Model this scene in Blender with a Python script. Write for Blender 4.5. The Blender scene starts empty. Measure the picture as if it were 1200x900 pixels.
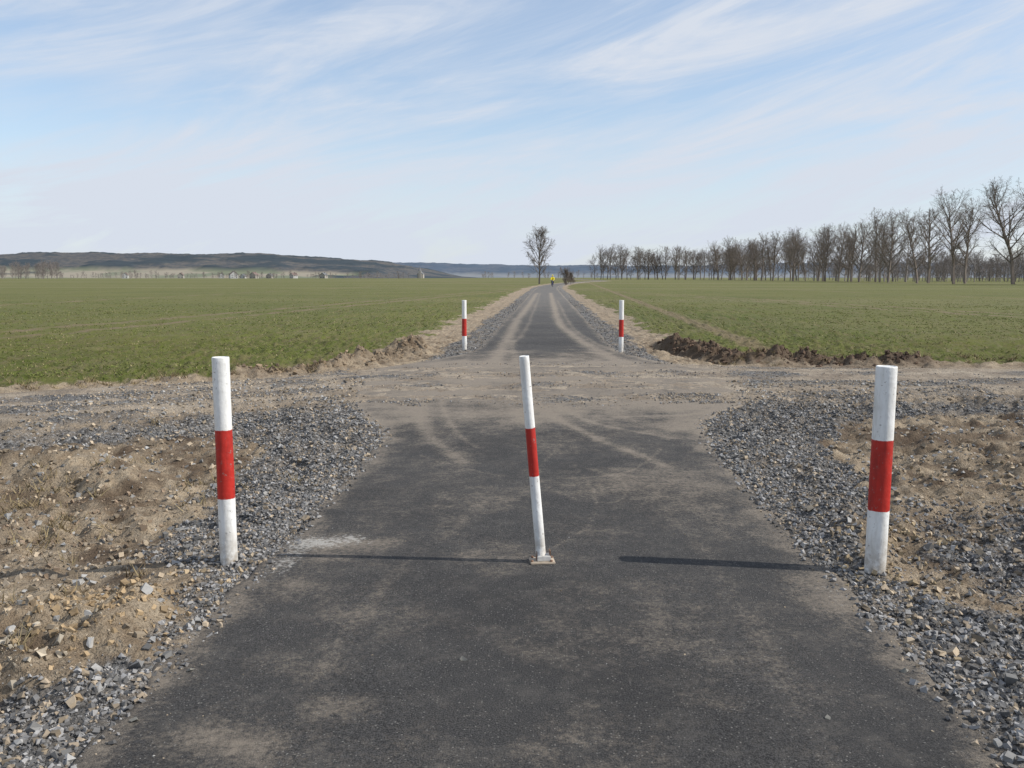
import bpy, math, random
import numpy as np
from mathutils import Vector
random.seed(7)
rng=np.random.default_rng(11)
S=bpy.context.scene
COL=S.collection

# ------------------------------------------------------------------ helpers
def sstep(a,b,x):
    t=np.clip((x-a)/(b-a),0,1); return t*t*(3-2*t)
def _h(ix,iy,s):
    v=np.sin(ix*127.1+iy*311.7+s*74.7)*43758.5453
    return v-np.floor(v)
def vnoise(x,y,s):
    ix=np.floor(x); iy=np.floor(y); fx=x-ix; fy=y-iy
    fx=fx*fx*(3-2*fx); fy=fy*fy*(3-2*fy)
    a=_h(ix,iy,s); b=_h(ix+1,iy,s); c=_h(ix,iy+1,s); d=_h(ix+1,iy+1,s)
    return (a*(1-fx)+b*fx)*(1-fy)+(c*(1-fx)+d*fx)*fy
def fbm(x,y,o,s):
    t=0;a=.5;n=0
    for i in range(o):
        c,sn=math.cos(.6*i+.3),math.sin(.6*i+.3)
        t=t+a*vnoise((x*c-y*sn)*2**i+17.3*i,(x*sn+y*c)*2**i+5.1*i,s+i); n+=a; a*=.5
    return t/n
def mesh_np(name,V,F,mat=None,smooth=False,k=4):
    me=bpy.data.meshes.new(name)
    V=np.asarray(V,dtype=np.float32); F=np.asarray(F,dtype=np.int32)
    me.vertices.add(len(V)); me.vertices.foreach_set("co",V.ravel())
    me.loops.add(F.size); me.loops.foreach_set("vertex_index",F.ravel())
    me.polygons.add(len(F)); me.polygons.foreach_set("loop_start",np.arange(0,F.size,k,dtype=np.int32))
    me.polygons.foreach_set("use_smooth",np.full(len(F),smooth,dtype=bool))
    me.update(calc_edges=True)
    if mat: me.materials.append(mat)
    return me
def obj(name,me,parent=None,loc=(0,0,0)):
    o=bpy.data.objects.new(name,me); COL.objects.link(o); o.location=loc
    if parent: o.parent=parent
    return o
def empty(name,loc=(0,0,0)):
    o=bpy.data.objects.new(name,None); COL.objects.link(o); o.location=loc; return o
def grid_faces(ny,nx):
    i=np.arange(ny-1)[:,None]*nx+np.arange(nx-1)[None,:]
    return np.stack([i,i+1,i+nx+1,i+nx],-1).reshape(-1,4)
def attr(me,name,arr):
    a=me.attributes.new(name,'FLOAT_COLOR','POINT')
    a.data.foreach_set("color",np.asarray(arr,dtype=np.float32).ravel())

class NT:
    def __init__(s,name):
        s.m=bpy.data.materials.new(name); s.m.use_nodes=True
        s.t=s.m.node_tree; s.n=s.t.nodes; s.l=s.t.links
        s.b=s.n["Principled BSDF"]; s.b.inputs["Roughness"].default_value=.9
        s.b.inputs["Specular IOR Level"].default_value=.2
        s.co=s.n.new("ShaderNodeTexCoord").outputs["Object"]
    def put(s,sock,v):
        if isinstance(v,bpy.types.NodeSocket): s.l.new(v,sock)
        elif isinstance(v,(tuple,list)) and len(v)==3 and sock.type=='RGBA': sock.default_value=(*v,1)
        else: sock.default_value=v
    def math(s,op,a,b=0.,c=0.,clamp=False):
        n=s.n.new("ShaderNodeMath"); n.operation=op; n.use_clamp=clamp
        for i,v in enumerate((a,b,c)): s.put(n.inputs[i],v)
        return n.outputs[0]
    def mix(s,f,a,b,mode='MIX'):
        n=s.n.new("ShaderNodeMix"); n.data_type='RGBA'; n.blend_type=mode
        s.put(n.inputs[0],f); s.put(n.inputs[6],a); s.put(n.inputs[7],b); return n.outputs[2]
    def noise(s,scale,detail=4,rough=.55,vec=None,dist=0.):
        n=s.n.new("ShaderNodeTexNoise"); n.inputs["Scale"].default_value=scale; n.inputs["Detail"].default_value=detail
        n.inputs["Roughness"].default_value=rough; n.inputs["Distortion"].default_value=dist
        s.l.new(vec or s.co,n.inputs["Vector"]); return n.outputs["Fac"]
    def vor(s,scale,vec=None):
        n=s.n.new("ShaderNodeTexVoronoi"); n.inputs["Scale"].default_value=scale
        s.l.new(vec or s.co,n.inputs["Vector"]); return n.outputs["Distance"],n.outputs["Color"]
    def ss(s,v,a,b):
        n=s.n.new("ShaderNodeMapRange"); n.interpolation_type='SMOOTHSTEP'
        s.put(n.inputs[0],v); n.inputs[1].default_value=a; n.inputs[2].default_value=b; return n.outputs[0]
    def mapping(s,sc,rot=(0,0,0)):
        n=s.n.new("ShaderNodeMapping"); n.inputs["Scale"].default_value=sc; n.inputs["Rotation"].default_value=rot
        s.l.new(s.co,n.inputs["Vector"]); return n.outputs[0]
    def attr(s,name):
        n=s.n.new("ShaderNodeAttribute"); n.attribute_name=name
        p=s.n.new("ShaderNodeSeparateColor"); s.l.new(n.outputs["Color"],p.inputs[0])
        return p.outputs[0],p.outputs[1],p.outputs[2],n.outputs["Alpha"],n.outputs["Color"]
    def sepc(s,c):
        p=s.n.new("ShaderNodeSeparateColor"); s.l.new(c,p.inputs[0]); return p.outputs
    def bump(s,h,dist,strength=1.,prev=None):
        n=s.n.new("ShaderNodeBump"); n.inputs["Distance"].default_value=dist; n.inputs["Strength"].default_value=strength
        s.l.new(h,n.inputs["Height"])
        if prev: s.l.new(prev,n.inputs["Normal"])
        return n.outputs[0]
    def out(s,color,normal=None,rough=None):
        s.put(s.b.inputs["Base Color"],color)
        if normal: s.l.new(normal,s.b.inputs["Normal"])
        if rough is not None: s.put(s.b.inputs["Roughness"],rough)
        return s.m
def simple(name,col,rough=.8,var=.25,scale=3.):
    t=NT(name); n=t.noise(scale,3)
    return t.out(t.mix(n,tuple(c*(1-var) for c in col),tuple(c*(1+var) for c in col)),rough=rough)

# ------------------------------------------------------------------ layout (metres, +Y along the path)
def cx(y): return np.where(y>110,np.clip((y-110)/90,0,3)**2*2.8,0.)
def yN(x): return np.interp(x,[-60,-12,-5.5,-4.2,-2.55,0,2.2,6.3,12,60],[-20,6.6,8.9,9.8,10.7,10.6,11.0,12.0,12.4,14])
def yF(x): return np.interp(x,[-60,-14,-7.4,-4.2,-2.3,0,3.3,8.2,15,60],[-14,9.,11.9,13.9,15.4,16.1,15.9,15.7,15.9,17.5])
def hwid(y,side):
    L=np.interp(y,[0,8.0,8.9,9.6,11,15,16.5,18,19.5],[1.53,1.54,1.66,2.0,2.5,2.9,2.2,1.65,1.5])
    R=np.interp(y,[0,8.0,9.4,10.2,11,15,16.5,18,19.5],[1.51,1.52,1.68,2.0,2.5,2.9,2.1,1.6,1.47])
    return np.where(side<0,L,R)
def segd(x,y,pts):
    d=np.full(np.shape(x),1e9)
    for (ax,ay),(bx,by) in zip(pts[:-1],pts[1:]):
        vx,vy=bx-ax,by-ay; t=np.clip(((x-ax)*vx+(y-ay)*vy)/(vx*vx+vy*vy),0,1)
        d=np.minimum(d,np.hypot(x-ax-t*vx,y-ay-t*vy))
    return d
def smooth_line(pts,n=5):
    p=[pts[0]]+list(pts)+[pts[-1]]; out=[]
    for i in range(1,len(p)-2):
        for k in range(n):
            t=k/n; q=[]
            for c in (0,1):
                a,b,c_,d=p[i-1][c],p[i][c],p[i+1][c],p[i+2][c]
                q.append(.5*(2*b+(c_-a)*t+(2*a-5*b+4*c_-d)*t*t+(3*b-a-3*c_+d)*t**3))
            out.append(tuple(q))
    return out+[pts[-1]]
def ell(x,y,cx_,cy_,rx,ry): return np.exp(-(((x-cx_)/rx)**2+((y-cy_)/ry)**2))
TRAM=[((-13.5,21.5),(-12.3,32)),((-15.4,21.5),(-14.2,32)),((4.9,27),(6.6,81)),((18.3,34),(9.2,81)),((20.3,34),(11.2,81)),((34,60),(30,120)),((-30,60),(-29,120))]
HEAP_R=[(2.95,20.3),(3.35,18.6),(4.0,16.9),(5.3,16.5),(6.6,16.35)]
HEAP_L=[(-2.9,19.3),(-3.2,17.2),(-3.7,15.2),(-4.7,14.1)]

def fields(x,y):
    n1=fbm(x*1.3,y*1.3,4,1)-.5; n2=fbm(x*6,y*6,4,2)-.5; n3=fbm(x*.35,y*.35,3,9)-.5
    xr=x-cx(y); r=np.abs(xr); hw=hwid(y,xr)
    a=y+n1*.9+n2*.5
    band=sstep(yN(x)-.6,yN(x)+.7,a)*(1-sstep(yF(x)-.7,yF(x)+.5,a))
    isfar=sstep(yF(x)-.2,yF(x)+.2,y)
    wl=np.interp(y,[0,3.0,3.35,4.3,4.8,5.6,7,8.3,9.6],[2.8,2.2,1.75,1.78,2.1,2.3,2.55,2.8,4.2])
    wr=np.interp(y,[0,3.0,3.9,4.5,5.1,5.7,7,9,10.5],[3.6,3.1,2.4,1.72,1.75,2.2,2.45,2.6,4.0])
    w=np.where(xr<0,wl,wr)
    gnear=(1-sstep(w-.22,w+.22,r+n1*.9+n2*.5))
    fan=sstep(yN(x)-1.5,yN(x)-.6,y+n1*1.3)*(1-sstep(yN(x),yN(x)+.9,y+n1))*(1-sstep(9,14,r))*.8
    stony=ell(x,y,3.2,4.5,1.1,1.5)*(.85+1.8*n1)
    gfar=(1-sstep(2.0,2.4,r+n1*.9+n2*.3))*isfar*np.where(y>24,.9,1.)
    u=(y-yN(x))/(yF(x)-yN(x))+.10*n3
    tr=np.exp(-((u-.22)/.05)**2)+np.exp(-((u-.50)/.06)**2)+np.exp(-((u-.80)/.05)**2)
    gband=band*np.clip(.26+1.4*n1+.26*sstep(1.5,4,r)-.45*tr,.04,1)
    grav=np.clip(np.maximum.reduce([(1-isfar)*(1-band)*np.maximum(gnear,fan),(1-isfar)*stony,gfar,gband]),0,1)
    fe=3.2+n1*1.4+n2*.7+np.where(xr>0,-.15,.1)+ .9*np.exp(-np.maximum(y-yF(x),0)/2.0)
    field=isfar*sstep(fe-.35,fe+.5,r)*sstep(yF(x)+.2,yF(x)+1.1,y+n1*1.2)
    fieldnear=(1-isfar)*(1-band)*sstep(9.,10.5,r+n1*3)*(1-sstep(yN(x)-2,yN(x)-1,y))
    field=np.maximum(field,fieldnear)
    field=field*sstep(.32,.75,segd(x,y,HEAP_R)+n1*.6)*sstep(.25,.6,segd(x,y,HEAP_L)+n1*.5)
    return dict(n1=n1,n2=n2,n3=n3,xr=xr,r=r,hw=hw,band=band,isfar=isfar,grav=grav,field=field,tr=tr)

def height(x,y,f=None):
    f=f or fields(x,y); n1,n2,r,hw=f['n1'],f['n2'],f['r'],f['hw']
    fine=fbm(x*11,y*11,3,21)-.5
    edge=sstep(hw-.12,hw+.02,r)
    base=-.045+.037*edge-.10*sstep(hw+.15,hw+1.5,r)*(1-f['isfar'])-.03*sstep(hw+.1,hw+.8,r)*f['isfar']
    amp=edge*sstep(0.,.8,r-hw+.25)
    near=1/(1+np.maximum(y-20,0)/30)
    calm=1-.75*ell(x,y,-2.4,4.65,1.1,.45)
    base=base+edge*.028*n2+amp*(.15*n1+.13*n2+.08*fine)*near*calm
    dirt=.014+.035*n1+.035*n2+.02*fine-.018*f['tr']
    h=base*(1-f['band'])+dirt*f['band']
    h=h+.20*np.exp(-(segd(x,y,HEAP_R)/.40)**2)*(.75+1.5*n1+1.2*n2)
    h=h-.12*np.exp(-(segd(x,y,[(2.5,20.3),(2.85,18.5),(3.4,16.7)])/.25)**2)
    h=h+.16*np.exp(-(segd(x,y,HEAP_L)/.33)**2)*(.7+2.0*n1+1.5*n2)
    h=h+.13*ell(x,y,-1.98,3.75,.27,.34)*(1+1.2*n2)
    h=h+.02*ell(x,y,-1.78,4.63,.22,.25)+.07*ell(x,y,1.98,5.2,.4,.3)*(1+n2)
    for ox in (0,.34,1.1,1.44):
        h=h-.06*np.exp(-(segd(x,y,[(3.0+ox,9.0),(3.9+ox,7.6),(4.2+ox,6.2),(5.4+ox,4.5)])/.09)**2)*(1-f['grav'])*(.6+.5*np.sin(y*38+x*12))
    for ox in (0,.22,.8,1.02):
        h=h-.045*np.exp(-(segd(x,y,[(-6.5-ox,8),(-3.7-ox,6.6),(-2.9-ox,5.2)])/.08)**2)*(.7+.4*np.sin(y*45-x*9))
    h=h+.10*np.exp(-(segd(x,y,[(-7,7.6),(-4.2,7.4),(-3.2,6.6)])/.25)**2)*(.6+3*n1)
    h=h+f['field']*(.06+.03*fine)
    return h

# ------------------------------------------------------------------ ground sheet
def graded(lo,hi,step,far_lo,far_hi,ratio_lo,ratio_hi):
    c=list(np.arange(lo,hi,step)); s=step; v=c[-1]
    up=[]
    while v<far_hi: s*=ratio_hi; v+=s; up.append(v)
    s=step; v=c[0]; dn=[]
    while v>far_lo: s*=ratio_lo; v-=s; dn.append(v)
    return np.array(dn[::-1]+c+up)
gx=graded(-6.6,6.6,.034,-6500,6500,1.05,1.05)
gy=graded(1.6,20.5,.040,-900,7500,1.14,1.045)
X,Y=np.meshgrid(gx,gy)
f=fields(X,Y); Z=height(X,Y,f)
V=np.stack([X,Y,Z],-1).reshape(-1,3)

g=NT("ground_soil_gravel_and_young_crop")
gr,fi,dk,bd,_=g.attr("zones")
e1=g.math('SUBTRACT',g.noise(9,5,.65),.5); 
grm=g.ss(g.math('ADD',gr,g.math('MULTIPLY',e1,1.1)),.34,.66)
fim=g.ss(g.math('ADD',fi,g.math('MULTIPLY',e1,1.2)),.35,.65)
sand=g.mix(g.ss(g.noise(2.2,5,.65),.30,.70),(.165,.118,.076),(.41,.325,.225))
sand=g.mix(g.ss(g.noise(14,4,.7),.35,.72),sand,g.mix(.5,sand,(.45,.385,.29)))
sand=g.mix(g.math('MULTIPLY',g.ss(g.noise(90,2,.7),.47,.70),.6),sand,(.105,.08,.056))
sand=g.mix(g.math('MULTIPLY',dk,.8),sand,(.078,.052,.034))
dirt=g.mix(g.ss(g.noise(1.4,5,.65),.35,.65),(.25,.202,.152),(.43,.36,.275))
dirt=g.mix(g.math('MULTIPLY',g.ss(g.noise(45,3,.75),.46,.64),.5),dirt,(.15,.13,.11))
sand=g.mix(bd,sand,dirt)
vd,vc=g.vor(38); rc=g.sepc(vc)
gcol=g.mix(g.math('POWER',rc[0],1.3),(.10,.099,.098),(.41,.40,.385))
gcol=g.mix(g.math('MULTIPLY',g.ss(vd,.32,.66),.6),gcol,(.055,.052,.048))
gcol=g.mix(g.math('MULTIPLY',g.ss(g.noise(1.7,4,.6),.40,.68),.55),gcol,(.30,.245,.185))
rows=g.mapping((7.5,.25,1),(0,0,.02))
crop=g.mix(g.ss(g.noise(.11,4,.6),.3,.7),(.088,.112,.023),(.140,.148,.038))
crop=g.mix(g.ss(g.noise(1.,3,.7,vec=rows),.40,.68),crop,(.148,.134,.055))
crop=g.mix(g.math('MULTIPLY',g.ss(g.noise(9,3,.8),.50,.68),.60),crop,(.160,.130,.085))
crop=g.mix(g.math('MULTIPLY',g.ss(g.noise(.55,5,.7),.50,.75),.5),crop,(.185,.162,.09))
fld=g.mapping((.004,.03,1),(0,0,.1))
crop=g.mix(g.math('MULTIPLY',g.ss(g.noise(1.,3,.6,vec=fld),.48,.66),.6),crop,(.205,.18,.095))
sxy=g.n.new("ShaderNodeSeparateXYZ"); g.l.new(g.co,sxy.inputs[0])
tot=None
for (ax,ay),(bx,by) in TRAM:
    nx,ny=by-ay,-(bx-ax); q=math.hypot(nx,ny); nx/=q; ny/=q; c0=-(nx*ax+ny*ay)
    d=g.math('ABSOLUTE',g.math('ADD',g.math('ADD',g.math('MULTIPLY',sxy.outputs[0],nx),g.math('MULTIPLY',sxy.outputs[1],ny)),c0))
    k=g.math('SUBTRACT',1.,g.ss(d,.10,.42))
    tot=k if tot is None else g.math('MAXIMUM',tot,k)
tot=g.math('MULTIPLY',tot,g.ss(g.noise(.8,4,.7),.22,.52))
crop=g.mix(g.math('MULTIPLY',tot,.8),crop,(.21,.16,.10))
col=g.mix(grm,sand,gcol); col=g.mix(fim,col,crop)
hb=g.math('MULTIPLY',g.ss(g.math('MULTIPLY',vd,-1.),-.7,-.1),grm)
b1=g.bump(hb,.02,.9)
b2=g.bump(g.noise(60,4,.75),.020,1.,b1)
b3=g.bump(g.noise(9,4,.7),.06,.9,b2)
gm=g.out(col,b3,.95)
me=mesh_np("ground",V,grid_faces(len(gy),len(gx)),gm,True)
dark=np.exp(-(segd(X,Y,HEAP_R)/.55)**2)*1.3+np.exp(-(segd(X,Y,HEAP_L)/.4)**2)*.5  # dark heap soil, with the right bank's shade painted into it
dark=dark+.7*np.clip(fbm(X*.9,Y*.9,4,33)-.52,0,1)*5*(1-f['band'])*(1-f['isfar'])*sstep(1.9,2.4,f['r'])
dark=dark+.8*np.clip(fbm(X*3.4,Y*3.4,4,37)-.54,0,1)*6*(1-f['band'])*(1-f['isfar'])*sstep(1.8,2.3,f['r'])
attr(me,"zones",np.stack([f['grav'],f['field'],np.clip(dark,0,1),f['band']],-1))
obj("ground",me)

# ------------------------------------------------------------------ asphalt path
ay=graded(1.4,20.,.03,-60,700,1.12,1.05)
s=np.linspace(-1,1,113)
Sg,AY=np.meshgrid(s,ay)
hwl=hwid(AY,Sg); en=.07*(fbm(AY*1.7+50*np.sign(Sg),AY*0+3,4,5)-.5)*2+.04*(fbm(AY*9+50*np.sign(Sg),AY*0,3,6)-.5)
AX=Sg*(hwl+en*np.abs(Sg)**4)+cx(AY)
AZ=.012*(1-Sg**2)+.006*(fbm(AX*.8,AY*.8,3,8)-.5)+(.012*(AY>100)*np.minimum((AY-100)/50,3))
def sk(c,off,dz): return np.stack([AX[:,c]+off,AY[:,c],AZ[:,c]+dz],-1)[:,None,:]
P=np.stack([AX,AY,AZ],-1)
P=np.concatenate([sk(0,-.04,-.10),P,sk(-1,.04,-.10)],1)
PX,PY=P[...,0],P[...,1]
m=NT("worn_asphalt")
du,wt,cr,far_graze_dust,_=m.attr("wear")
tar=m.mix(m.ss(m.noise(150,3,.8),.36,.66),(.015,.0148,.015),(.110,.106,.103))
tar=m.mix(m.math('MULTIPLY',m.ss(m.noise(1.1,5,.65),.35,.7),.45),tar,(.060,.058,.056))
tar=m.mix(m.math('MULTIPLY',m.ss(m.noise(.45,4,.6),.42,.62),.42),tar,(.028,.027,.027))
d1,c1=m.vor(110); c1=m.sepc(c1)
tar=m.mix(m.math('MULTIPLY',m.ss(c1[0],.86,.99),m.ss(m.math('MULTIPLY',d1,-1.),-.5,-.2)),tar,(.23,.22,.20))
tar=m.mix(m.math('MULTIPLY',m.ss(m.noise(5,5,.80),.46,.72),.30),tar,(.17,.155,.135))
tar=m.mix(m.math('MULTIPLY',far_graze_dust,.6),tar,(.165,.160,.152))  # far stretch painted paler for grazing light, along with dust
dn=m.math('ADD',m.math('MULTIPLY',m.math('SUBTRACT',m.noise(40,5,.88),.5),2.2),m.math('MULTIPLY',m.math('SUBTRACT',m.noise(4.5,5,.78),.5),1.5))
dm=m.ss(m.math('ADD',du,m.math('MULTIPLY',dn,m.ss(du,0.,.35))),.10,1.10)
dcol=m.mix(m.noise(30,4,.7),(.18,.15,.118),(.37,.315,.25))
c=m.mix(m.math('MULTIPLY',dm,.87),tar,dcol)
wm=m.ss(m.math('ADD',wt,m.math('MULTIPLY',m.math('SUBTRACT',m.noise(28,5,.85),.5),2.4)),.55,.95)
c=m.mix(m.math('MULTIPLY',m.math('MULTIPLY',wm,.75),m.ss(wt,.02,.25)),c,(.50,.48,.44))
bb=m.bump(m.noise(150,3,.8),.010,1.); bb=m.bump(m.noise(14,4,.6),.004,.4,bb)
am=m.out(c,bb,.9)
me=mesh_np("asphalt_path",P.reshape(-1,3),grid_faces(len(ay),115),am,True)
n1=fbm(PX*1.1,PY*1.1,4,41); n2=fbm(PX*5,PY*5,4,42); n3=fbm(PX*2.2+9,PY*.7,4,45); n4=fbm(PX*2.1+3,PY*1.6,5,48)
dust=np.zeros_like(PX)
dN=sstep(yN(PX)-4.2,yN(PX)+.3,PY+n1*2.0-1.0)*(PY<13); dF=(1-sstep(yF(PX)-.3,yF(PX)+4.5,PY-n1*2.4+1.2))*(PY>=13)
dyn=np.maximum(dN,dF)
dust+=dyn*(.16+.50*sstep(.40,.72,n1*.5+n3*.5))+.50*dyn**3
dust+=.14+.14*sstep(.50,.75,n1)+.18*sstep(.50,.72,n4)*(PY<12)
tracks=[([(-.9,90),(-1.0,40),(-1.08,32),(-.95,22),(-.95,16)],.18,.7),([(.45,90),(.42,36),(.66,25),(1.1,19),(1.5,15.5)],.17,.75),
 ([(-.55,90),(-.6,30),(-.75,21),(-.5,16)],.08,.3),([(.75,60),(.8,30),(1.1,22),(1.5,18.5)],.08,.35),
 ([(-1.6,11.4),(-1.42,9.8),(-1.15,8.6),(-.65,7.2)],.08,.40),([(-1.35,11.4),(-1.0,9.2),(-.6,7.9)],.03,.3),
 ([(-.1,11),(.1,9.7),(.49,8.5),(1.0,7.2)],.065,.45),([(.1,11),(.5,9.4),(1.25,8.5)],.045,.36),
 ([(2.1,10.6),(1.6,10.),(.8,9.8)],.07,.35),([(-1.1,7.6),(-.5,6.9),(.1,6.7),(.7,7.0),(1.05,8.)],.014,.30),
 ([(.25,7.2),(.38,6.2),(.30,5.4),(.05,4.9)],.011,.24),([(.1,7.9),(-.05,6.9),(.15,6.2),(.5,6.0),(.62,6.6),(.35,7.1)],.012,.26),([(-.9,3.2),(-.8,4.4),(-.45,5.6),(-.35,6.8)],.05,.12),([(.9,2.4),(.95,3.6),(.8,6.5)],.06,.12)]
wx=PX+.12*(fbm(PX*.6,PY*.6,3,51)-.5)
for pts,w,a in tracks: dust+=a*np.exp(-(segd(wx,PY,smooth_line(pts))/w)**2)*(.65+.7*n2)
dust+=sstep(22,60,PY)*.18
ed=1-sstep(.0,.22,np.minimum(PX-cx(PY)+hwid(PY,PX*0-1),hwid(PY,PX*0+1)-PX+cx(PY))+.22*(n2-.5)+.25*(n1-.5))
dust+=ed*.5
for (a,b,rx,ry,k) in [(-1.08,2.78,.17,.12,.66),(-.72,3.02,.14,.08,.32),(-.95,3.35,.16,.08,.26),(-.75,3.9,.25,.1,.2),(-1.25,4.25,.14,.2,.4),(1.35,4.3,.12,.4,.42),(.65,3.1,.14,.08,.2),(.9,6.3,.5,.6,.2),(1.15,5.6,.25,.5,.26),(-1.2,4.9,.25,.3,.45),(-.2,4.75,.35,.15,.2),(.3,5.3,.3,.3,.15)]:
    dust+=k*ell(PX,PY,a,b,rx,ry)
white=.85*ell(PX,PY,-1.28,5.05,.28,.18)*(.3+1.4*n2)+.7*ell(PX,PY,-1.42,4.62,.12,.35)+.5*ell(PX,PY,1.42,4.3,.1,.4)+.3*ell(PX,PY,.75,5.1,.06,.06)+.4*ell(PX,PY,-1.05,5.45,.16,.1)
attr(me,"wear",np.stack([np.clip(dust,0,1.2),np.clip(white,0,1),dyn,sstep(15,70,PY)],-1))  # last channel: far paling, painted grazing light plus dust
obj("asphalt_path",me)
def surf(x,y):
    f=fields(x,y); h=height(x,y,f)
    on=(f['r']<f['hw']-.02)
    return np.where(on,np.maximum(h,.012*(1-(f['r']/f['hw'])**2)),h),f

# ------------------------------------------------------------------ stones
CUBE=np.array([[-1,-1,-1],[1,-1,-1],[1,1,-1],[-1,1,-1],[-1,-1,1],[1,-1,1],[1,1,1],[-1,1,1]],float)
CF=np.array([[0,3,2,1],[4,5,6,7],[0,1,5,4],[1,2,6,5],[2,3,7,6],[3,0,4,7]])
def rotm(n):
    q=rng.normal(size=(n,4)); q/=np.linalg.norm(q,axis=1)[:,None]; w,x,y,z=q.T
    return np.stack([1-2*(y*y+z*z),2*(x*y-z*w),2*(x*z+y*w),2*(x*y+z*w),1-2*(x*x+z*z),2*(y*z-x*w),2*(x*z-y*w),2*(y*z+x*w),1-2*(x*x+y*y)],-1).reshape(n,3,3)
def stones(name,x,y,size,cols,mat,flat=.62,sink=.25):
    n=len(x); z,_=surf(x,y)
    base=np.repeat(CUBE[None],n,0)*.62+rng.uniform(-.34,.34,(n,8,3))
    base*=np.stack([rng.uniform(.8,1.3,n),rng.uniform(.6,1.,n),rng.uniform(.45,.9,n)],-1)[:,None,:]
    v=np.einsum('nij,nkj->nki',rotm(n),base)*(size*.5)[:,None,None]
    v[:,:,2]*=flat+.25
    v+=np.stack([x,y,z+size*.5*sink],-1)[:,None,:]
    F=(CF[None]+8*np.arange(n)[:,None,None]).reshape(-1,4)
    me=mesh_np(name,v.reshape(-1,3),F,mat,False)
    attr(me,"tint",np.repeat(np.concatenate([cols,np.ones((n,1))],1)[:,None,:],8,1))
    return obj(name,me)
st=NT("crushed_stone"); tc=st.attr("tint")[4]
stm=st.out(st.mix(st.math('MULTIPLY',st.ss(st.noise(90,2,.7),.4,.7),.35),tc,st.mix(.5,tc,(.08,.078,.075))),None,.9)
def scatter(n,x0,x1,y0,y1,gmin=.3):
    x=rng.uniform(x0,x1,n); y=rng.uniform(y0,y1,n); f=fields(x,y)
    ok=(f['grav']>rng.uniform(gmin,.95,n))&~((f['r']<f['hw']+.03-.14*rng.random(n)**2)&(f['band']<.4))
    return x[ok],y[ok]
xs=[];ys=[];zs=[]
def add(x,y,a,b,p=2.4):
    xs.append(x); ys.append(y); zs.append(a+(b-a)*rng.random(len(x))**p)
add(*scatter(46000,-2.9,-1.4,1.2,7,.15),.008,.036)
add(*scatter(62000,1.4,4.2,1.2,7,.15),.008,.040)
add(*scatter(28000,-4.5,-1.4,7,11.5,.2),.012,.042)
add(*scatter(28000,1.4,4.6,7,11.8,.2),.012,.042)
add(*scatter(14000,-10,-4.2,6,14),.014,.045)
add(*scatter(14000,4.2,11,8,14),.014,.045)
add(*scatter(26000,-6,7,10.0,16.8,.10),.010,.038)
add(*scatter(18000,-3.2,3.2,15.8,30),.02,.050)
add(*scatter(10000,-3.2,3.2,30,60),.03,.065)
xg=np.concatenate(xs); yg=np.concatenate(ys); sg=np.concatenate(zs)
v=rng.random(len(xg)); scol=(.085+.30*v**1.9)[:,None]*np.array([[1.,.975,.95]])
fg=fields(xg,yg)
wm_=rng.random(len(xg))<(.15+.40*fg['band']); scol[wm_]=np.array([.35,.285,.21])*rng.uniform(.6,1.2,(wm_.sum(),1))
stones("gravel_shoulder",xg,yg,sg,scol,stm)
n=44000; x=rng.uniform(-6,6,n); y=1.3+12*rng.random(n)**1.3; f=fields(x,y)
on=(f['r']<f['hw']-.02)
keep=np.where(on,(rng.random(n)<.05+.35*sstep(.35,0,f['hw']-f['r'])),True); x,y,on=x[keep],y[keep],on[keep]
sz=np.where(on,.003+.008*rng.random(len(x))**3,.007+.052*rng.random(len(x))**3.2)
cl=(np.array([.37,.30,.215])*rng.uniform(.35,1.35,(len(x),1))); gq=rng.random(len(x))<.45; cl[gq]=np.array([.23,.225,.215])*rng.uniform(.4,1.7,(gq.sum(),1))
ex=np.array([[-.33,3.42,.034],[1.0,3.0,.026],[.27,4.03,.012],[-.53,3.6,.014],[-1.44,2.9,.04],[-1.40,3.3,.03],[1.42,3.4,.035],[.9,3.5,.012]])
x=np.concatenate([x,ex[:,0]]); y=np.concatenate([y,ex[:,1]]); sz=np.concatenate([sz,ex[:,2]]); cl=np.concatenate([cl,np.tile([[.24,.23,.20]],(len(ex),1))])
stones("loose_pebbles",x,y,sz,cl,stm)
cxs=[];cys=[];cs=[];cc=[]
for pts,w,nn,c in ((HEAP_R,.45,1700,(.12,.08,.055)),(HEAP_L,.38,1000,(.24,.18,.12))):  # soil colours with right heap's shade and left heap's sunlight painted in
    for _ in range(nn):
        i=random.randrange(len(pts)-1); t=random.random(); (ax,ay_),(bx,by)=pts[i],pts[i+1]
        cxs.append(ax+(bx-ax)*t+random.gauss(0,w*.6)); cys.append(ay_+(by-ay_)*t+random.gauss(0,w*.6)); cs.append(.02+.09*random.random()**3); k=random.uniform(.6,1.4); cc.append([q*k for q in c])
for (a,b,rx,ry,nn,c) in ((-1.98,3.75,.25,.3,720,(.37,.27,.16)),(-2.3,4.1,.3,.2,400,(.34,.26,.17)),(-2.4,3.4,.35,.3,600,(.46,.40,.31)),(1.98,5.2,.4,.3,300,(.40,.31,.19)),(-3.2,5.8,.8,1.,1000,(.27,.2,.14)),(-2.9,4.9,.5,.5,400,(.30,.25,.19)),(3.8,7.2,1.2,1.2,900,(.34,.27,.18)),(-1.75,4.6,.2,.2,150,(.36,.28,.18)),(1.8,4.5,.2,.3,200,(.38,.30,.19)),(2.9,4.4,.6,.9,500,(.38,.31,.22))):
    for _ in range(nn):
        cxs.append(random.gauss(a,rx*.7)); cys.append(random.gauss(b,ry*.7)); cs.append(.006+.044*random.random()**3.3); k=random.uniform(.6,1.2); cc.append([q*k for q in c])
cxs=np.array(cxs);cys=np.array(cys);cs=np.array(cs);cc=np.array(cc)
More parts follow.
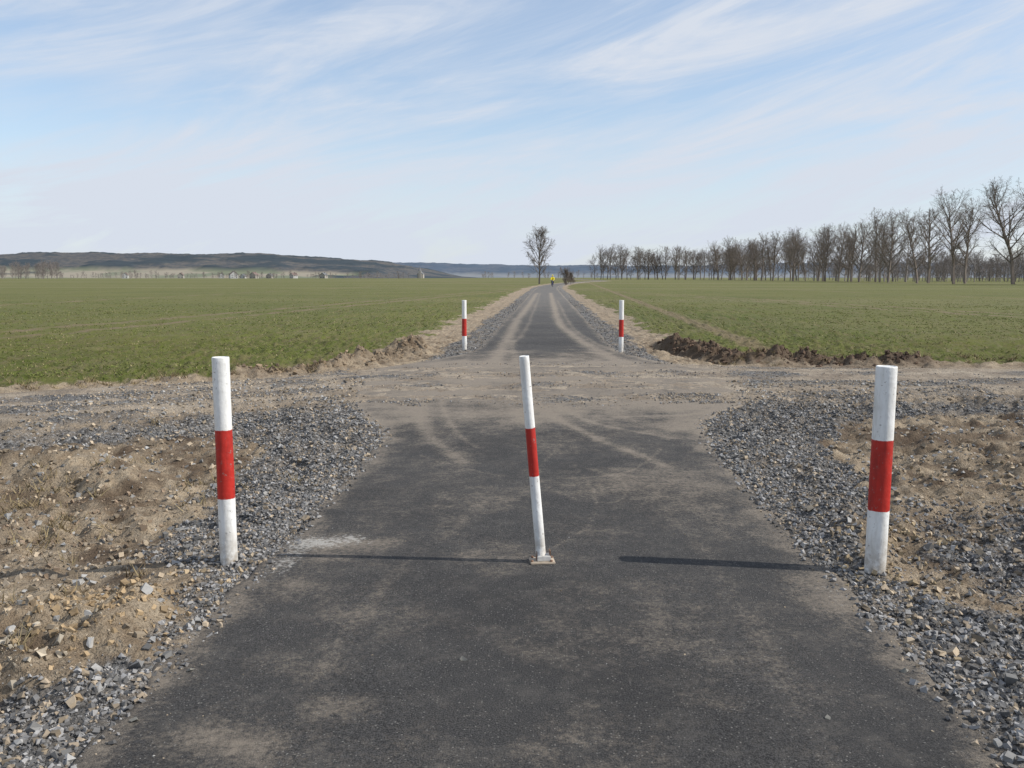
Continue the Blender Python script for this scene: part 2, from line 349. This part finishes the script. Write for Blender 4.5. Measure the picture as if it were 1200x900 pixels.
f=fields(cxs,cys); ok=~((f['r']<f['hw']-.0)&(f['band']<.5))
stones("soil_clods",cxs[ok],cys[ok],cs[ok],cc[ok],stm,.9,.1)

# ------------------------------------------------------------------ blades (young crop and dry grass)
def blades(name,xx,yy,B,hmin,hmax,wid,sp,cfun,matname):
    n=len(xx); z=height(xx,yy)
    ang=rng.uniform(0,6.28,(n,B)); hh=rng.uniform(hmin,hmax,(n,B)); ww=(wid+yy[:,None]*.00035)*rng.uniform(.6,1.3,(n,B))
    cxx=xx[:,None]+rng.normal(0,sp,(n,B)); cyy=yy[:,None]+rng.normal(0,sp,(n,B)); lean=rng.uniform(.3,1.6,(n,B))*hh; la=rng.uniform(0,6.28,(n,B))
    z3=np.repeat(z[:,None],B,1)-.005
    p0=np.stack([cxx-np.cos(ang)*ww,cyy-np.sin(ang)*ww,z3],-1); p1=np.stack([cxx+np.cos(ang)*ww,cyy+np.sin(ang)*ww,z3],-1)
    p2=np.stack([cxx+np.cos(la)*lean,cyy+np.sin(la)*lean,z3+hh],-1)
    V=np.stack([p0,p1,p2],2).reshape(-1,3); F=np.arange(len(V)).reshape(-1,3)
    cm=NT(matname); tcol=cm.attr("tint")[4]; cmm=cm.out(tcol,None,.8)
    me=mesh_np(name,V,F,cmm,False,3)
    c=np.concatenate([cfun(n,B),np.ones((n,B,1))],-1)
    attr(me,"tint",np.repeat(c[:,:,None,:],3,2)); return obj(name,me)
n=160000
yy=13+62*rng.random(n)**1.5; xx=rng.uniform(-1,1,n)*(4+yy*.72)
f=fields(xx,yy)
xx=np.where(rng.random(n)<.5,np.round(xx/.13)*.13+rng.normal(0,.018,n),xx)
ok=(f['field']>.75)&(fbm(xx*.5,yy*.5,4,61)+.35*fbm(xx*5,yy*5,2,62)>rng.uniform(.40,.95,n))&(rng.random(n)>sstep(22,74,yy))
for (ax,ay_),(bx,by) in TRAM:
    nx,ny=by-ay_,-(bx-ax); q=math.hypot(nx,ny); ok&=~((np.abs((nx*(xx-ax)+ny*(yy-ay_))/q)<.35)&(rng.random(n)<.85))
xx,yy=xx[ok],yy[ok]
def cropc(n,B):
    t=rng.random((n,B,1)); c=np.array([.090,.122,.024])*(1-t)+np.array([.185,.195,.058])*t
    return np.where(rng.random((n,B,1))<.20,np.array([.30,.25,.135]),c)
blades("young_crop",xx,yy,3,.012,.038,.007,.03,cropc,"winter_wheat_blades")
dx=[];dy=[]
for _ in range(260):
    r_=random.random()
    if r_<.4: a,b=random.gauss(-4.1,.9),random.gauss(5.8,1.0)
    elif r_<.5: a,b=random.gauss(-2.7,.3),random.gauss(3.9,.5)
    elif r_<.8: a,b=random.uniform(3.2,9),random.gauss(16.8,.3)
    else: a,b=random.uniform(-8,-3.5),0; 
    if b==0: b=float(yF(a))+random.gauss(.5,.2)
    for k in range(5): dx.append(a+random.gauss(0,.035)); dy.append(b+random.gauss(0,.035))
def dryc(n,B):
    t=rng.random((n,B,1)); return np.array([.30,.24,.13])*(1-t)+np.array([.16,.12,.07])*t
blades("dry_grass",np.array(dx),np.array(dy),4,.03,.10,.0025,.02,dryc,"dry_grass_blades")

# ------------------------------------------------------------------ bollards
def paint(name,z1,z2,wear=.5):
    t=NT(name)
    sx=t.n.new("ShaderNodeSeparateXYZ"); t.l.new(t.co,sx.inputs[0]); z=sx.outputs[2]
    zz=t.math('ADD',z,t.math('MULTIPLY',t.math('SUBTRACT',t.noise(22,4,.6),.5),.014))
    isred=t.math('MULTIPLY',t.ss(zz,z1-.002,z1+.002),t.math('SUBTRACT',1.,t.ss(zz,z2-.002,z2+.002)))
    st_=t.mapping((1,1,.18))
    wh=t.mix(t.math('MULTIPLY',t.ss(t.noise(26,5,.7,vec=st_),.40,.72),.6),(.80,.80,.78),(.50,.48,.43))
    rd=t.mix(t.ss(t.noise(18,5,.7,vec=st_),.35,.7),(.50,.026,.016),(.31,.022,.016))
    c=t.mix(isred,wh,rd)
    dirt=t.math('MULTIPLY',t.ss(t.math('MULTIPLY',z,-1.),-.26,0.),t.ss(t.noise(20,5,.7),.28,.62))
    c=t.mix(t.math('MULTIPLY',dirt,.75),c,(.28,.23,.17))
    chip=t.math('MULTIPLY',t.ss(t.noise(38,5,.75),.62,.65),wear)
    c=t.mix(chip,c,(.22,.20,.18))
    bp=t.bump(t.noise(45,4,.6),.004,.6); bp=t.bump(t.noise(9,2),.010,.5,bp)
    t.b.inputs["Specular IOR Level"].default_value=.4
    return t.out(c,bp,.5)
def lathe(name,prof,mat,seg=40,wob=.0):
    V=[];F=[]
    for i,(r_,z_) in enumerate(prof):
        for k in range(seg):
            a=2*math.pi*k/seg; rr=r_*(1+wob*math.sin(2*a+z_*5)+wob*.6*math.sin(5*a+z_*11))
            V.append((rr*math.cos(a),rr*math.sin(a),z_))
    for i in range(len(prof)-1):
        for k in range(seg):
            F.append((i*seg+k,i*seg+(k+1)%seg,(i+1)*seg+(k+1)%seg,(i+1)*seg+k))
    me=mesh_np(name,V,F,mat,True); return me
def post_profile(r,h,deep=.3):
    p=[(r*1.0,-deep)]
    for i in range(13): p.append((r*(1.0-.015*i/12+random.uniform(-.006,.006)),h*.97*i/12))
    p+=[(r*.985,h-.006),(r*.965,h-.0015),(r*.92,h),(r*.86,h),(r*.84,h-.004),(r*.6,h-.003),(r*.25,h-.002),(.0005,h-.002)]
    return p
rust=simple("rusty_steel",(.20,.12,.08),.8,.4,30.)
ply=simple("weathered_plate",(.42,.35,.27),.85,.4,25.)
def bollard(x,y,r,h,z1,z2,zb,lean=(0,0)):
    e=empty("striped_bollard",(x,y,zb)); e.rotation_euler=(lean[0],lean[1],0)
    mt=paint("bollard_paint",z1,z2,.7)
    obj("post",lathe("post",post_profile(r,h),mt,wob=.006),e)
    return e
bollard(-1.724,4.63,.046,1.135,.37,.745,-.005,(0,math.radians(-.2)))
bollard(1.756,4.64,.054,1.10,.338,.715,-.006,(0,math.radians(.4)))
bollard(-1.737,18.8,.050,1.09,.33,.70,-.02)
bollard(1.56,18.5,.050,1.10,.34,.70,-.02)
e=empty("hinged_striped_bollard",(-.02,4.68,.012))
mt=paint("hinged_post_paint",.47,.735,.9)
pr=post_profile(.027,1.12,0.0)
po=obj("post",lathe("post",pr,mt,28,.012),e,(0,0,.012)); po.rotation_euler=(math.radians(1.5),math.radians(-4.9),0)
def box(name,sx,sy,sz,loc,mat,par,rz=0,bev=.004):
    import bmesh
    bm=bmesh.new(); bmesh.ops.create_cube(bm,size=1); bmesh.ops.scale(bm,vec=(sx,sy,sz),verts=bm.verts)
    if bev: bmesh.ops.bevel(bm,geom=bm.edges[:],offset=bev,segments=2,affect='EDGES')
    me=bpy.data.meshes.new(name); bm.to_mesh(me); bm.free(); me.materials.append(mat)
    o=obj(name,me,par,loc); o.rotation_euler=(0,0,rz); return o
box("foot_plate",.135,.105,.012,(.004,0,.006),ply,e,.12)
box("hinge_block",.075,.06,.03,(.012,-.002,.027),simple("hinge_paint",(.6,.58,.54),.6,.3,30),e,.12)
for i,(a,b) in enumerate(((-.05,-.036),(.055,-.03),(-.05,.036),(.055,.04))):
    obj("bolt_%d"%i,lathe("bolt",[(.008,.012),(.008,.019),(.005,.021),(.0005,.021)],rust,6),e,(a,b,0))
for nme in ("lug_1","lug_2"):
    box(nme,.006,.045,.055,(-.026 if nme=="lug_1" else .046,0,.040),rust,e,.12,.001)

# ------------------------------------------------------------------ bare trees
bark=NT("bare_bark"); bark.out(bark.mix(bark.noise(1.2,2),(.135,.112,.095),(.26,.22,.19)),None,.95)
bark=bark.m
bark_far=NT("bark_painted_haze"); bark_far.out(bark_far.mix(bark_far.noise(.6,2),(.175,.15,.137),(.28,.25,.235)),None,.95); bark_far=bark_far.m  # bark colour greyed and lightened to paint in aerial haze
def tubes(name,segs,mat,k=4):
    s_=np.array(segs); p0=s_[:,0:3];p1=s_[:,3:6];r0=s_[:,6];r1=s_[:,7]
    d=p1-p0; d/=np.linalg.norm(d,axis=1)[:,None]+1e-9
    up=np.where(np.abs(d[:,2:3])<.9,np.array([[0,0,1.]]),np.array([[1.,0,0]]))
    u=np.cross(d,up); u/=np.linalg.norm(u,axis=1)[:,None]; w=np.cross(d,u)
    a=np.arange(k)*2*math.pi/k
    ring=np.cos(a)[None,:,None]*u[:,None,:]+np.sin(a)[None,:,None]*w[:,None,:]
    V=np.concatenate([p0[:,None]+ring*r0[:,None,None],p1[:,None]+ring*r1[:,None,None]],1).reshape(-1,3)
    base=2*k*np.arange(len(s_))[:,None,None]; i=np.arange(k); j=(i+1)%k
    F=(np.stack([i,j,j+k,i+k],-1)[None]+base).reshape(-1,4)
    return mesh_np(name,V,F,mat,False)
def tree(seed,H=22.,crown=.30,trunk_frac=.22,spread=1.0,n1=24,twig=.018,trunk_r=None,el0=32,n4=3,n3=6):
    R=random.Random(seed); segs=[]
    def rv(s=1.): return Vector((R.gauss(0,s),R.gauss(0,s),R.gauss(0,s)))
    def grow(p,d,L,r,lv,nseg,up,curve):
        pts=[(p.copy(),r,d.copy())]
        for i in range(nseg):
            d=(d+rv(curve)+Vector((0,0,up))).normalized(); q=p+d*(L/nseg)
            r2=max(twig*.6,r*(1-.75*(i+1)/nseg)) if lv>0 else r*(1-.8*(i+1)/nseg)+.02
            rr=pts[-1][1]; segs.append((*p,*q,rr,r2)); p=q; pts.append((p.copy(),r2,d.copy()))
        return pts
    tr=trunk_r or H*.016
    T=grow(Vector((0,0,-.3)),Vector((R.gauss(0,.03),R.gauss(0,.03),1)),H*.93,tr,0,10,.03,.05)
    def at(pts,t):
        x=t*(len(pts)-1); i=min(int(x),len(pts)-2); u=x-i
        return pts[i][0].lerp(pts[i+1][0],u),pts[i][1]*(1-u)+pts[i+1][1]*u,pts[i][2]
    for i in range(n1):
        t=trunk_frac+(.97-trunk_frac)*((i+R.random())/n1)**.9
        p,r,d=at(T,t); c=(t-trunk_frac)/(1-trunk_frac)
        L=H*crown*(.50+.75*math.sin(math.pi*min(1,c*.85+.18)))*R.uniform(.55,1.25)
        a=i*2.4+R.gauss(0,.5); el=math.radians(R.uniform(el0,el0+20)+18*c)
        d1=Vector((math.cos(a)*math.cos(el)*spread,math.sin(a)*math.cos(el)*spread,math.sin(el))).normalized()
        B1=grow(p,d1,L,min(r*.62,tr*.42),1,5,.09,.10)
        for j in range(8):
            t2=.18+.82*(j+R.random())/8; p2,r2,dd=at(B1,t2)
            d2=(dd+rv(.55)).normalized(); L2=L*.45*(1.15-.55*t2)*R.uniform(.6,1.2)
            B2=grow(p2,d2,L2,max(twig*1.2,r2*.6),2,3,.08,.14)
            for k in range(n3):
                t3=.15+.85*(k+R.random())/n3; p3,r3,dd3=at(B2,t3)
                d3=(dd3+rv(.5)).normalized(); L3=L2*.5*R.uniform(.6,1.2)
                B3=grow(p3,d3,L3,max(twig,r3*.6),3,2,.06,.16)
                for q in range(n4):
                    p4,r4,dd4=at(B3,.2+.8*R.random()); d4=(dd4+rv(.45)+Vector((0,0,.1))).normalized()
                    segs.append((*p4,*(p4+d4*max(.3,L3*.55)*R.uniform(.6,1.2)),twig*.9,twig*.5))
    return segs
big=[tubes("bare_tree_mesh",tree(100+i,22,.27+.035*(i%3),.16+.06*(i%2),1.0,25,.0145,None,30,3,6),bark,4) for i in range(5)]
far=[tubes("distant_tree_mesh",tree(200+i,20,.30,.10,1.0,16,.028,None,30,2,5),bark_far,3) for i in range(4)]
lone=tubes("lone_tree_mesh",tree(305,12.2,.31,.17,1.0,30,.014,.22,38,4),bark,3)
def gz(x,y): return float(surf(np.array([float(x)]),np.array([float(y)]))[0][0])
o=obj("bare_tree",lone,None,(-1.6,205,gz(-1.6,205)))
for (x,y,sc,b) in [(101,186,1.04,0),(104,203,1.02,1),(95,212,.94,2),(104,226,.90,3),(98,240,.84,4),(106,252,.95,0),(101,268,.90,2),(110,176,1.08,3),(118,190,1.06,4),(112,200,1.0,1)]:
    o=obj("bare_tree",big[b],None,(x,y,gz(x,y)-.1)); o.scale=(sc*random.uniform(.98,1.2),)*2+(sc,); o.rotation_euler=(0,0,random.uniform(0,6.28))
row=empty("tree_row")
def inst(par,name,m_,x,y,sc):
    o=obj(name,m_,par,(x,y,gz(x,y)-.2)); o.scale=(sc*random.uniform(.9,1.2),sc*random.uniform(.9,1.2),sc); o.rotation_euler=(0,0,random.uniform(0,6.28))
y=282
while y<560:
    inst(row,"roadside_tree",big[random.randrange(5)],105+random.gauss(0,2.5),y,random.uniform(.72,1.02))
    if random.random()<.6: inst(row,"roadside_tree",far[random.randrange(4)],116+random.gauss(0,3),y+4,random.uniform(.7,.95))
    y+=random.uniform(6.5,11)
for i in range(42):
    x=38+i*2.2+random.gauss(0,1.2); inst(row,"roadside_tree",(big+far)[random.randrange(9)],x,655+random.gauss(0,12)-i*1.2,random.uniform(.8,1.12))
wood=empty("distant_woodland")
for i in range(190):
    y=random.uniform(330,640); x=random.uniform(130,150+(y-220)*.8); inst(wood,"wood_tree",far[random.randrange(4)],x,y,random.uniform(.42,.70))
for i in range(150):
    x=random.uniform(118,300); inst(wood,"wood_tree",far[random.randrange(4)],x,325+random.uniform(-40,50),random.uniform(.30,.54))
for i in range(40):
    y=random.uniform(850,980); L=(random.uniform(-20,62)-600)/1039*y; inst(wood,"wood_tree",far[random.randrange(4)],L-y*.038,y,random.uniform(.6,.95))
for i in range(150):
    y=random.uniform(800,1250); L=(random.uniform(60,480)-600)/1039*y; inst(wood,"wood_tree",far[random.randrange(4)],L-y*.038,y,random.uniform(.2,.42))
for i in range(26):
    y=random.uniform(900,1300); L=(random.uniform(560,700)-600)/1039*y; inst(wood,"wood_tree",far[random.randrange(4)],L-y*.038,y,random.uniform(.3,.5))
shrub=tubes("shrub_mesh",tree(402,3.0,.5,.05,1.2,16,.014),bark,3)
for (x,y,sc) in ((4.2,190,1.0),(5.3,193,.8),(3.6,170,.4)):
    o=obj("roadside_shrub",shrub,None,(x,y,gz(x,y))); o.scale=(sc,)*3

# ------------------------------------------------------------------ hills
def hill(name,x0,x1,y0,y1,prof,step,mat,rough,seed):
    gx_=np.arange(x0,x1,step); gy_=np.arange(y0,y1,step*1.2); X,Y=np.meshgrid(gx_,gy_)
    t=(Y-y0)/(y1-y0); sh=np.sin(math.pi*np.clip(t,0,1))**1.2
    pf=np.interp(X,*prof); Z=pf*sh*(.84+.32*fbm(X*.0045,Y*.003,4,seed))
    cov=fbm(X*.006,Y*.016,4,seed+3)+.60*sstep(.22,.52,sh)-.15
    forest=sstep(.46,.50,cov)
    con=sstep(.50,.55,fbm(X*.013,Y*.010,4,seed+12))
    Z=Z+forest*(3+rough*fbm(X*.07,Y*.07,2,seed+7)+2.5*con)*sstep(.05,.3,sh)*sstep(3,25,pf)-3
    me=mesh_np(name,np.stack([X,Y,Z],-1).reshape(-1,3),grid_faces(len(gy_),len(gx_)),mat,True)
    attr(me,"cover",np.stack([forest,con,forest*0,forest*0+1],-1)); return obj(name,me)
def hillmat(name,fa,fb,fc,oa,ob):
    t=NT(name); fo,cn_,_,_,_=t.attr("cover")
    a=t.mix(t.ss(t.noise(.05,4,.8),.38,.62),fa,fb); a=t.mix(t.math('MULTIPLY',cn_,.85),a,fc)
    b=t.mix(t.ss(t.noise(.008,4,.6),.42,.58),oa,ob)
    return t.out(t.mix(fo,b,a),None,1.)
hm=hillmat("wooded_hill_painted_haze",(.060,.068,.078),(.118,.110,.100),(.034,.050,.062),(.16,.175,.12),(.28,.25,.195))  # aerial haze painted into the woodland and field colours
hf=hillmat("far_hill_painted_haze",(.085,.11,.15),(.115,.135,.165),(.075,.105,.145),(.18,.20,.22),(.21,.22,.23))  # farther ridge: stronger blue distance haze painted into its colours
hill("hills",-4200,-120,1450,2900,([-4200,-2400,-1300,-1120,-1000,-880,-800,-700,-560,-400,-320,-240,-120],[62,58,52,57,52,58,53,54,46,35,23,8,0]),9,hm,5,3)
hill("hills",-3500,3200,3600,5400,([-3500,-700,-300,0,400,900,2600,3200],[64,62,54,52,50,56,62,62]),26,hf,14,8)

# ------------------------------------------------------------------ houses of the village
wallm=[simple("render_wall_white",(.46,.46,.455),.9,.06,.5),simple("render_wall_cream",(.34,.32,.29),.9,.06,.5)]
roofm=[simple("clay_roof",(.195,.145,.13),.9,.2,1.),simple("grey_roof",(.16,.165,.175),.9,.2,1.)]
glass=simple("window_dark",(.08,.09,.10),.3,.1,1.)
def house(x,y,w,d,h,rz,i):
    e=empty("village_house",(x,y,0)); e.rotation_euler=(0,0,rz); W=wallm[i%2]; Rf=roofm[(i//2)%2]
    rh=w*.42
    V=[(-w/2,-d/2,-.5),(w/2,-d/2,-.5),(w/2,d/2,-.5),(-w/2,d/2,-.5),(-w/2,-d/2,h),(w/2,-d/2,h),(w/2,d/2,h),(-w/2,d/2,h),(0,-d/2,h+rh),(0,d/2,h+rh)]
    me=bpy.data.meshes.new("walls"); me.from_pydata(V,[],[(0,1,5,8,4),(1,2,6,5),(2,3,7,9,6),(3,0,4,7)]); me.materials.append(W); obj("walls",me,e)
    o_=.5; k=rh/(w/2)
    V=[];F=[]
    for s_ in (-1,1):
        b=len(V); 
        for (xx_,zz_) in ((0,h+rh+.05),(s_*(w/2+o_),h-o_*k+.05),(s_*(w/2+o_),h-o_*k+.3),(0,h+rh+.3)):
            for yy_ in (-d/2-o_,d/2+o_): V.append((xx_,yy_,zz_))
        F+=[(b,b+1,b+3,b+2),(b+4,b+5,b+7,b+6),(b+2,b+3,b+5,b+4),(b,b+2,b+4,b+6),(b+1,b+7,b+5,b+3)]
    me=bpy.data.meshes.new("roof"); me.from_pydata(V,[],F); me.materials.append(Rf); obj("roof",me,e)
    for fl in range(int(h//2.7)):
        for q in (-.28,.28): box("window",1.2,.1,1.3,(q*w,-d/2-.03,1.6+fl*2.8),glass,e,0,0)
    box("chimney",.7,.7,2.,(w*.15,d*.1,h+rh),Rf,e,0,0)
def dpos(px,D): L=(px-600)/1039*D; return L-D*.0384,D+L*.0384
for i,(px,D,w,d,h) in enumerate([(276,1220,10,14,5.5),(300,1280,9,11,5),(287,1340,8,9,3),(381,1330,8,10,5),(150,1350,8,11,5),(215,1370,8,11,5),(262,1400,8,10,5),(318,1380,8,9,4),(346,1410,9,9,5)]):
    x,y=dpos(px,D); house(x,y,w,d,h,random.uniform(-.9,.9),i)
x,y=dpos(493,1560); e=empty("village_church",(x,y,0))
box("nave",10,18,7,(0,9,3.5),wallm[1],e,0,0); box("tower",4.6,4.6,13,(0,-2.5,6.5),wallm[1],e,0,0)
obj("spire",lathe("spire",[(3.3,0),(1.8,3),(.8,6),(.02,9)],roofm[1],4),e,(0,-2.5,13)).rotation_euler=(0,0,math.radians(45))
me=bpy.data.meshes.new("roof"); me.from_pydata([(-5.4,0,7),(5.4,0,7),(5.4,18.5,7),(-5.4,18.5,7),(0,0,12),(0,18.5,12)],[],[(0,1,4),(1,2,5,4),(2,3,5),(3,0,4,5)]); me.materials.append(roofm[1]); obj("nave_roof",me,e)

# ------------------------------------------------------------------ cyclist
cy=empty("cyclist_on_bicycle",(.98,142,.06)); cy.rotation_euler=(0,0,math.radians(6))
blk=simple("bike_black",(.03,.03,.035),.5,.1,5); yel=simple("yellow_jacket",(.88,.72,.03),.7,.04,8); trou=simple("dark_trousers",(.04,.045,.06),.85,.1,8); skin=simple("skin",(.50,.32,.24),.6,.05,8)
def torus(name,R,r,loc,mat):
    V=[];F=[];a=36;b=6
    for i in range(a):
        for j in range(b):
            A=2*math.pi*i/a;Bq=2*math.pi*j/b; V.append((r*math.sin(Bq),(R+r*math.cos(Bq))*math.cos(A),(R+r*math.cos(Bq))*math.sin(A)))
            F.append((i*b+j,((i+1)%a)*b+j,((i+1)%a)*b+(j+1)%b,i*b+(j+1)%b))
    return obj(name,mesh_np(name,V,F,mat,True),cy,loc)
for nme,yy_ in (("front_wheel",-.52),("rear_wheel",.52)):
    torus(nme,.33,.018,(0,yy_,.35),blk)
    obj(nme+"_spokes",tubes("spokes",[(0,yy_,.35,0,yy_+.33*math.cos(a),.35+.33*math.sin(a),.003,.003) for a in np.arange(0,6.28,.35)],simple("steel",(.5,.5,.5),.4),3),cy)
fr=[((0,-.52,.35),(0,-.40,.85)),((0,-.40,.80),(0,.02,.30)),((0,-.40,.84),(0,.17,.82)),((0,.02,.30),(0,.19,.95)),((0,.02,.30),(0,.52,.35)),((0,.52,.35),(0,.16,.80)),((0,-.40,.85),(0,-.38,1.0)),((-.28,-.36,1.02),(.28,-.36,1.02)),((-.12,.02,.22),(.12,.02,.38))]
obj("frame",tubes("frame",[(*a,*b,.018,.018) for a,b in fr],simple("frame_paint",(.10,.12,.35),.4),6),cy)
box("saddle",.14,.25,.05,(0,.19,.98),blk,cy)
def skinned(name,verts,edges,radii,fn):
    me=bpy.data.meshes.new(name); me.from_pydata(verts,edges,[]); o=obj(name,me)
    o.modifiers.new("s",'SKIN'); sb=o.modifiers.new("u",'SUBSURF'); sb.levels=2; sb.render_levels=2
    for v_,r_ in zip(me.skin_vertices[0].data,radii): v_.radius=(r_,r_); v_.use_root=False
    me.skin_vertices[0].data[0].use_root=True
    dg=bpy.context.evaluated_depsgraph_get(); dg.update()
    m2=bpy.data.meshes.new_from_object(o.evaluated_get(dg)); bpy.data.objects.remove(o)
    m2.materials.clear()
    for q in (yel,trou,skin): m2.materials.append(q)
    for p in m2.polygons: p.material_index=fn(p.center); p.use_smooth=True
    return obj(name,m2,cy)
vs=[(0,.17,1.05),(0,.10,1.22),(0,0,1.42),(0,-.03,1.52),(0,-.06,1.60),(0,-.08,1.70),(0,-.08,1.80),
 (.18,-.02,1.46),(.25,-.16,1.24),(.26,-.34,1.06),(-.18,-.02,1.46),(-.25,-.16,1.24),(-.26,-.34,1.06),
 (.09,.14,1.0),(.12,-.20,.80),(.12,.03,.42),(.12,-.10,.37),(-.09,.14,1.0),(-.12,-.22,.66),(-.12,.04,.26),(-.12,-.09,.21)]
es=[(0,1),(1,2),(2,3),(3,4),(4,5),(5,6),(2,7),(7,8),(8,9),(2,10),(10,11),(11,12),(0,13),(13,14),(14,15),(15,16),(0,17),(17,18),(18,19),(19,20)]
rd=[.17,.19,.21,.075,.07,.10,.07,.10,.07,.045,.10,.07,.045,.12,.085,.055,.045,.12,.085,.055,.045]
def fn(c):
    if c.z>1.54: return 2
    if c.y<-.33 and c.z>.9: return 2
    if c.z>.98 or (c.y<-.05 and c.z>.95): return 0
    return 1
skinned("rider",vs,es,rd,fn)
obj("helmet",lathe("helmet",[(.115,0),(.125,.03),(.11,.09),(.06,.13),(.001,.14)],yel,16),cy,(0,-.08,1.76))

# ------------------------------------------------------------------ light, sky
el=math.radians(39.5); az=math.radians(95)
sd=Vector((math.cos(el)*math.sin(az),math.cos(el)*math.cos(az),math.sin(el)))
L=bpy.data.lights.new("sun",'SUN'); L.energy=4.6; L.angle=math.radians(.5); L.color=(1,.945,.86)
lo=bpy.data.objects.new("sun",L); COL.objects.link(lo); lo.rotation_euler=sd.to_track_quat('Z','Y').to_euler()
W=bpy.data.worlds.new("World"); S.world=W; W.use_nodes=True
t=W.node_tree; N=t.nodes; K=t.links; bg=N["Background"]; bg.inputs[1].default_value=.10
sky=N.new("ShaderNodeTexSky"); sky.sky_type='NISHITA'; sky.sun_disc=False; sky.sun_elevation=el; sky.sun_rotation=az
sky.air_density=1.; sky.dust_density=.5; sky.ozone_density=2.
tc=N.new("ShaderNodeTexCoord"); sp=N.new("ShaderNodeSeparateXYZ"); K.new(tc.outputs["Generated"],sp.inputs[0])
def M(op,a,b=0.,clamp=False):
    n=N.new("ShaderNodeMath"); n.operation=op; n.use_clamp=clamp
    for i,v in enumerate((a,b)):
        if isinstance(v,bpy.types.NodeSocket): K.new(v,n.inputs[i])
        else: n.inputs[i].default_value=v
    return n.outputs[0]
def cn(scale,sc,rot,detail,rough,dist,off=0):
    r1=N.new("ShaderNodeMapping"); r1.inputs["Rotation"].default_value=(0,rot,0); K.new(tc.outputs["Generated"],r1.inputs[0])
    mp=N.new("ShaderNodeMapping"); mp.inputs["Scale"].default_value=sc; mp.inputs["Location"].default_value=(off,off*.7,off*.3); K.new(r1.outputs[0],mp.inputs[0])
    n=N.new("ShaderNodeTexNoise"); n.inputs["Scale"].default_value=scale; n.inputs["Detail"].default_value=detail
    n.inputs["Roughness"].default_value=rough; n.inputs["Distortion"].default_value=dist; K.new(mp.outputs[0],n.inputs["Vector"]); return n.outputs["Fac"]
def SS(v,a,b):
    n=N.new("ShaderNodeMapRange"); n.interpolation_type='SMOOTHSTEP'; K.new(v,n.inputs[0]); n.inputs[1].default_value=a; n.inputs[2].default_value=b; return n.outputs[0]
big_=cn(1.9,(1,1,3.0),.22,4,.55,.3,3.1); wisp=cn(3.2,(.8,.8,5.),.24,8,.62,.7,1.7); wisp2=cn(7.,(.7,.7,5.5),.34,6,.64,.9,7.7)
cl=M('MULTIPLY',SS(big_,.28,.58),M('ADD',M('MULTIPLY',SS(wisp,.32,.64),.70),.22))
cl=M('ADD',cl,M('MULTIPLY',SS(wisp,.48,.72),.34))
cl=M('ADD',cl,M('MULTIPLY',SS(wisp2,.44,.72),.24))
hz=SS(M('MULTIPLY',sp.outputs[2],-1.),-.22,-.01)
cl=M('ADD',M('MULTIPLY',cl,.80),M('ADD',M('MULTIPLY',hz,.42),.12),True)
lift=N.new("ShaderNodeMix"); lift.data_type='RGBA'; lift.blend_type='MULTIPLY'; lift.inputs[0].default_value=1.; K.new(sky.outputs[0],lift.inputs[6]); lift.inputs[7].default_value=(1.55,1.6,1.62,1)
mx=N.new("ShaderNodeMix"); mx.data_type='RGBA'; K.new(cl,mx.inputs[0]); K.new(lift.outputs[2],mx.inputs[6]); mx.inputs[7].default_value=(6.8,7.35,8.3,1)
K.new(mx.outputs[2],bg.inputs[0])

# ------------------------------------------------------------------ camera
cam=bpy.data.cameras.new("camera"); cam.sensor_width=36; cam.lens=31.17; cam.clip_start=.05; cam.clip_end=20000
co=bpy.data.objects.new("camera",cam); COL.objects.link(co); co.location=(0,0,1.55); co.rotation_euler=(math.radians(90-6.86),0,math.radians(2.2))
S.camera=co
S.view_settings.view_transform='Standard'; S.view_settings.look='None'; S.view_settings.exposure=0
print("stones",len(xg),"blades",len(xx))
